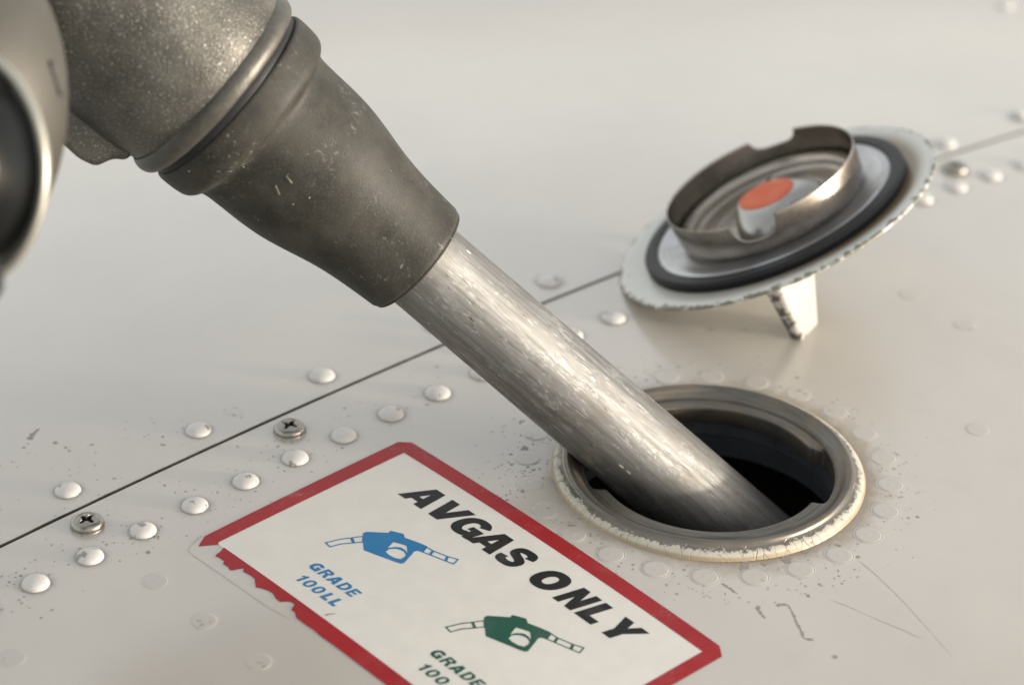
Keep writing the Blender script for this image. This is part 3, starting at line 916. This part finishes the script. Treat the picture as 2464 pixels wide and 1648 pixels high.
# swivel at the near end of the handle
def at(px, py, dep):
    v = ray(px, py); return CAM + v * (dep / v.dot(FW))
q0 = at(-222, 235, 83.5)
nz1 = (-FW * .60 - RT * .80).normalized()
sw = empty('hose_swivel', 'blurred metal hose swivel at the left edge, nearest the camera', 'hose coupling', frame(q0, nz1, UP))
sharp(lathe('swivel_body', chaikin([(.001, -3.4), (2.6, -3.3), (3.9, -2.7), (4.6, -1.5), (4.85, -.2), (4.7, .9), (4.2, 1.7), (3.3, 2.1), (2.0, 2.2)], 3), M_SWIVEL, sw, 128), 60)
nz2 = (-FW * .80 - RT * .60 + UP * -.05).normalized()
q1 = at(-100, 385, 80.6)
m1 = frame(q1, nz2, UP)
loc1 = sw.matrix_world.inverted() @ m1
def sub(o, m, parent):
    o.data.transform(m); o.parent = parent; return o
rd = lathe('swivel_ridge', chaikin([(2.4, -.9), (2.7, -.5), (2.95, -.32), (3.10, -.14), (3.04, .05), (2.86, .02), (2.66, -.25), (2.5, -.55), (1.6, -.6), (.001, -.6)], 2), M_RIDGE, None, 128)
sub(rd, loc1, sw)
inn = lathe('swivel_neck', chaikin([(2.45, -.58), (2.35, -.45), (2.3, -.3), (2.0, .1), (1.9, .8), (1.85, 2.0), (1.2, 2.2)], 2), M_GREYM, None, 96)
sub(inn, loc1, sw)
# a dark slot on its flank
def hit(o, m, px, py):
    bm = bmesh.new(); bm.from_mesh(o.data); tr = BVHTree.FromBMesh(bm); bm.free()
    iv = m.inverted(); loc, nrm, _, _ = tr.ray_cast(iv @ CAM, (iv.to_3x3() @ ray(px, py)).normalized())
    return loc, nrm
swb = [o for o in sw.children if o.name.startswith('swivel_body')][0]
p_a, n_a = hit(swb, frame(q0, nz1, UP), 116, 148); p_b, n_b = hit(swb, frame(q0, nz1, UP), 136, 212)
if p_a is not None and p_b is not None:
    capsule('slot', p_a, p_b, .10, M_RECESS, sw, .10)
hose = empty('fuel_hose', 'black rubber fuel hose running out of the picture at the left edge', 'hose', frame(at(-280, 540, 76.5), (-FW * .35 - RT * .75 - UP * .55), UP))
lathe('hose_tube', [(2.75, -1.6), (2.9, -1.2), (2.9, 4), (2.85, 18), (0.01, 18)], M_RUBBER, hose, 96)

# ------------------------------------------------------------------ placard
lab = empty('fuel_placard', 'white fuel placard with torn red border stuck below the filler', 'sticker')
H0 = .010
grid('backing', lin(-13.74, -6.46, 40), lin(-6.5, 6.68, 70), M_LBLW, H0, lab)
def band(name, inner, outer, nper=24, across=4, mat=M_LRED, h=.014):
    def resample(p, n):
        return p
    vs, fs = [], []
    rows = []
    for (i0, i1), (o0, o1) in zip(zip(inner, inner[1:]), zip(outer, outer[1:])):
        n = max(1, int(max(math.dist(i0, i1), math.dist(o0, o1)) / .25))
        for k in range(n):
            t = k / n
            rows.append(((i0[0] + (i1[0] - i0[0]) * t, i0[1] + (i1[1] - i0[1]) * t), (o0[0] + (o1[0] - o0[0]) * t, o0[1] + (o1[1] - o0[1]) * t)))
    rows.append((inner[-1], outer[-1]))
    for a, b in rows:
        for k in range(across + 1):
            t = k / across
            x, y = a[0] + (b[0] - a[0]) * t, a[1] + (b[1] - a[1]) * t
            vs.append(on(x, y, h if 0 < k < across or True else h))
    m = across + 1
    for i in range(len(rows) - 1):
        for k in range(across):
            fs.append((i * m + k, i * m + k + 1, (i + 1) * m + k + 1, (i + 1) * m + k))
    return mesh_obj(name, vs, fs, mat, lab, True)
def jag(p, amp, step=.35):
    out = []
    for a, b in zip(p, p[1:]):
        n = max(1, int(math.dist(a, b) / step))
        for k in range(n):
            t = k / n
            j = amp * random.uniform(-1, 1) if k else 0
            x, y = a[0] + (b[0] - a[0]) * t, a[1] + (b[1] - a[1]) * t
            out.append((x + j * .5, y + j * .5))
    out.append(p[-1]); return out
inn_ = [(-13.721, 6.562), (-13.671, 6.640), (-6.515, 6.653), (-6.512, 6.650), (-6.492, -6.26), (-6.495, -6.262), (-13.6, -6.30)]
out_ = [(-14.215, 6.889), (-13.767, 7.170), (-6.244, 7.249), (-5.948, 6.948), (-5.931, -6.387), (-6.205, -6.758), (-13.9, -6.80)]
band('border', inn_, out_)
torn = [(-13.706, 6.33), (-13.943, 6.223), (-14.049, 6.212), (-14.158, 6.156), (-14.122, 6.043), (-14.117, 5.774), (-14.224, 5.709), (-14.209, 5.455), (-14.277, 5.333), (-14.197, 5.247), (-14.069, 5.213), (-13.902, 5.131), (-14.027, 5.02), (-13.993, 4.767), (-13.986, 4.531), (-14.117, 4.339), (-14.233, 4.157), (-14.144, 4.035), (-14.072, 3.834), (-14.043, 3.604), (-14.134, 3.369), (-14.153, 3.152), (-14.003, 3.051), (-13.911, 2.949), (-13.912, 2.77), (-14.039, 2.717), (-14.148, 2.63), (-14.124, 2.516), (-14.26, 2.271), (-14.27, 1.9), (-14.25, 1.5), (-14.28, 1.1), (-14.262, .6), (-14.267, -0.269), (-14.27, -6.8)]
tin = [(-13.706, max(-6.8, y)) for (x, y) in torn]
for i in range(1, len(tin)):
    tin[i] = (tin[i][0], min(tin[i][1], tin[i - 1][1] - .0001))
bt = band('border', tin, torn); bt['label'] = 'torn red border edge'
# lettering: built-in typeface, made heavy and slanted, each letter fitted to its place
def arc(cx, cy, rx, ry, a0, a1, n=26, p=2.25):
    out = []
    for k in range(n + 1):
        a = R(a0 + (a1 - a0) * k / n); c, sn = math.cos(a), math.sin(a)
        out.append((cx + rx * math.copysign(abs(c) ** (2 / p), c), cy + ry * math.copysign(abs(sn) ** (2 / p), sn)))
    return out
def stroke(spine, w):
    p = chaikin(spine, 3); L, Rr = [], []
    for k, q in enumerate(p):
        a = p[max(0, k - 1)]; b = p[min(len(p) - 1, k + 1)]
        dx, dy = b[0] - a[0], b[1] - a[1]; l = math.hypot(dx, dy)
        ww = w * (.86 + .28 * abs(dy) / l) if True else w
        L.append((q[0] - dy / l * ww, q[1] + dx / l * ww * .9)); Rr.append((q[0] + dy / l * ww, q[1] - dx / l * ww * .9))
    return L + Rr[::-1]
GL = {
 'A': ([(0, 0), (.34, 1), (.76, 1), (1.08, 0), (.73, 0), (.68, .17), (.39, .17), (.34, 0)], [[(.45, .38), (.625, .38), (.54, .69)]]),
 'V': ([(0, 1), (.35, 1), (.545, .40), (.735, 1), (1.08, 1), (.74, 0), (.33, 0)], []),
 'N': ([(0, 0), (0, 1), (.33, 1), (.60, .50), (.60, 1), (.91, 1), (.91, 0), (.59, 0), (.31, .52), (.31, 0)], []),
 'L': ([(0, 0), (0, 1), (.36, 1), (.36, .26), (.80, .26), (.80, 0)], []),
 'Y': ([(0, 1), (.38, 1), (.53, .68), (.69, 1), (1.05, 1), (.71, .40), (.71, 0), (.35, 0), (.35, .40)], []),
 'O': (arc(.5, .5, .5, .5, 0, 354, 44), [arc(.5, .5, .165, .23, 0, 350, 30)]),
 '0': (arc(.4, .5, .4, .5, 0, 354, 36), [arc(.4, .5, .155, .31, 0, 350, 26)]),
 'G': (arc(.5, .5, .5, .5, 28, 298, 34) + [(.74, .11), (.79, 0), (.99, 0), (.99, .55), (.53, .55), (.53, .36), (.70, .36), (.68, .29)] + arc(.5, .5, .18, .25, 305, 30, 24), []),
 'S': (stroke([(.87, .66), (.84, .80), (.68, .885), (.42, .885), (.20, .84), (.15, .72), (.20, .60), (.42, .54), (.66, .48), (.84, .40), (.86, .27), (.78, .15), (.56, .11), (.32, .115), (.14, .19), (.12, .34)], .152), []),
 'R': ([(0, 0), (0, 1), (.58, 1), (.76, .97), (.88, .88), (.92, .74), (.88, .60), (.74, .50), (.96, 0), (.64, 0), (.47, .42), (.28, .42), (.28, 0)], [[(.28, .61), (.28, .80), (.52, .80), (.60, .77), (.63, .705), (.60, .64), (.52, .61)]]),
 'D': ([(0, 0), (0, 1), (.46, 1), (.70, .95), (.86, .80), (.93, .58), (.93, .42), (.86, .20), (.70, .05), (.46, 0)], [[(.28, .2), (.28, .8), (.44, .8), (.57, .73), (.64, .58), (.64, .42), (.57, .27), (.44, .2)]]),
 'E': ([(0, 0), (0, 1), (.82, 1), (.82, .79), (.28, .79), (.28, .61), (.76, .61), (.76, .41), (.28, .41), (.28, .21), (.84, .21), (.84, 0)], []),
 '1': ([(.24, 0), (.24, .66), (0, .62), (0, .80), (.18, .85), (.30, 1), (.52, 1), (.52, 0)], []),
}
def glyph(ch, bold):
    from mathutils.geometry import tessellate_polygon
    if ch == 'S':                                 # a bent stroke: quads between its two sides
        o = GL[ch][0]; n = len(o) // 2; L, Q = o[:n], o[n:][::-1]
        x0 = min(v[0] for v in o); x1 = max(v[0] for v in o); y0 = min(v[1] for v in o); y1 = max(v[1] for v in o)
        vs = [((x - x0) / (x1 - x0), (y - y0) / (y1 - y0)) for x, y in L + Q]
        return vs, [(k, k + 1, n + k + 1, n + k) for k in range(n - 1)]
    o, hs = GL[ch]
    loops = [[Vector((x, y, 0)) for x, y in l] for l in [o] + hs]
    vs = [(p.x, p.y) for l in loops for p in l]
    fs = [tuple(t) for t in tessellate_polygon(loops)]
    x0 = min(v[0] for v in vs); x1 = max(v[0] for v in vs); y0 = min(v[1] for v in vs); y1 = max(v[1] for v in vs)
    return [((x - x0) / (x1 - x0), (y - y0) / (y1 - y0)) for x, y in vs], fs
def letter(ch, a0, a1, b0, b1, mat, shear=.25, bold=.03, h=.014):
    """a runs along the text (-y), b up the text (+x)"""
    g, f = glyph(ch, bold)
    vs = [on(b0 + v * (b1 - b0), -(a0 + u * (a1 - a0) + shear * v * (b1 - b0)), h) for u, v in g]
    return mesh_obj('letter', vs, f, mat, lab, False)
HV = .065
for ch, a0, a1 in (('A', -5.05, -3.98), ('V', -3.98, -2.92), ('G', -2.93, -1.93), ('A', -1.98, -.91), ('S', -.86, .0),
                   ('O', .54, 1.52), ('N', 1.78, 2.56), ('L', 2.70, 3.40), ('Y', 3.52, 4.52)):
    o_ = .02 if ch in 'GSO' else 0
    letter(ch, a0, a1, -8.13 - o_, -7.10 + o_, M_LBLK, .24, HV)
for shift, mat in ((0, M_LBLU), (5.37, M_LGRN)):
    for ch, a0, a1 in (('G', -3.97, -3.60), ('R', -3.52, -3.17), ('A', -3.13, -2.75), ('D', -2.68, -2.34), ('E', -2.27, -1.98)):
        letter(ch, a0 + shift, a1 + shift, -12.50, -12.12, mat, .22, .04)
    for ch, a0, a1 in (('1', -3.74, -3.56), ('0', -3.45, -3.13), ('0', -3.05, -2.73), ('L', -2.60, -2.33), ('L', -2.24, -1.97)) if shift == 0 else \
                      (('1', -3.70, -3.52), ('0', -3.41, -3.09), ('0', -3.01, -2.69)):
        letter(ch, a0 + shift, a1 + shift, -13.16, -12.78, mat, .22, .04)
def flat(name, polys, mat, h=.014, label=None, ds=0.0):
    """polys: list of (outline, holes) in (x, y)"""
    from mathutils.geometry import tessellate_polygon
    vs, fs = [], []
    for outl, holes in polys:
        loops = [[Vector((x, y, 0)) for x, y in l] for l in [outl] + holes]
        tri = tessellate_polygon(loops)
        base = len(vs); flatv = [p for l in loops for p in l]
        vs += [on(p.x, p.y - ds, h) for p in flatv]; fs += [tuple(base + i for i in t) for t in tri]
    o = mesh_obj(name, vs, fs, mat, lab, False)
    if label: o['label'] = label
    return o
body_ = [(-10.297, 4.09), (-10.21, 4.155), (-10.11, 4.145), (-9.90, 3.93), (-9.656, 3.673), (-9.585, 3.71), (-9.53, 3.70), (-9.38, 3.40), (-9.354, 3.332), (-9.452, 3.166), (-9.33, 2.79), (-9.242, 2.445), (-9.27, 2.362),
         (-9.534, 2.262), (-9.60, 2.42), (-9.70, 2.46), (-9.83, 2.40), (-10.30, 2.22), (-10.38, 2.26), (-10.434, 2.388), (-10.60, 2.93), (-10.763, 3.485), (-10.52, 3.80)]
w1 = [(-9.851, 3.223), (-9.76, 3.03), (-9.68, 2.826), (-9.78, 2.68), (-9.90, 2.54), (-9.845, 2.70), (-9.86, 2.88), (-9.99, 3.02), (-10.173, 3.10)]
w2 = [(-10.33, 3.0), (-10.17, 3.03), (-10.02, 2.93), (-9.95, 2.80), (-9.93, 2.65), (-9.985, 2.50), (-10.09, 2.44), (-10.245, 2.44), (-10.33, 2.60), (-10.36, 2.82)]
def outline_quad(loop, w):
    """hollow outline of width w around a polygon"""
    cx = sum(p[0] for p in loop) / len(loop); cy = sum(p[1] for p in loop) / len(loop)
    n = len(loop); inner = []
    for i in range(n):
        p, a, b = Vector(loop[i]), Vector(loop[i - 1]), Vector(loop[(i + 1) % n])
        d1 = (p - a).normalized(); d2 = (b - p).normalized()
        n1 = Vector((-d1.y, d1.x)); n2 = Vector((-d2.y, d2.x))
        if n1.dot(Vector((cx, cy)) - p) < 0 and n2.dot(Vector((cx, cy)) - p) < 0: n1, n2 = -n1, -n2
        bis = (n1 + n2).normalized(); k = w / max(.4, bis.dot(n2))
        inner.append(tuple(p + bis * k))
    return (loop, [inner])
spoutA = [(-10.62, 4.215), (-10.915, 4.385), (-11.14, 4.46), (-11.375, 4.545), (-11.42, 4.245), (-11.24, 4.20), (-11.051, 4.135), (-10.765, 3.935)]
spoutB = [(-10.30, 4.03), (-10.45, 4.13), (-10.62, 4.215), (-10.765, 3.935), (-10.62, 3.86), (-10.52, 3.78)]
hoseA = [(-9.255, 2.42), (-9.235, 2.13), (-9.475, 2.03), (-9.55, 2.29)]
hoseB = [(-9.235, 2.13), (-9.10, 1.645), (-9.33, 1.50), (-9.475, 2.03)]
hoseC = [(-9.10, 1.645), (-8.955, 1.32), (-9.245, 1.215), (-9.33, 1.50)]
def ccw(l):
    a = sum(l[i - 1][0] * l[i][1] - l[i][0] * l[i - 1][1] for i in range(len(l)))
    return l if a > 0 else l[::-1]
for ds, mat, lb in ((0, M_LBLU, 'blue nozzle symbol'), (5.37, M_LGRN, 'green nozzle symbol')):
    P = [(body_, [w1, w2])] + [outline_quad(ccw(l), .045) for l in (spoutA, spoutB, hoseA, hoseB, hoseC)]
    dx = .03 if ds else 0
    flat('nozzle_symbol', P, mat, .014, lb, ds)
cv, cf = [], []
addstrip([(-13.80, 7.26), (-14.30, 7.12), (-14.55, 6.95), (-14.60, 6.7), (-14.58, 5.0), (-14.55, 3.2), (-14.42, 2.35)], .016, .012, .4, step=.1)
fe = mesh_obj('film_edge', [(a, b, c + .004) for a, b, c in cv], cf, M_FILM, lab, False)
cv, cf = [], []
addstrip([(-13.60, 1.80), (-13.45, 1.76), (-13.30, 1.66)], .03, .01, .5)
cv = [(a, b, c + .01) for a, b, c in cv]
sm = mesh_obj('smudge', cv, cf, M_CHIPD, lab, False)
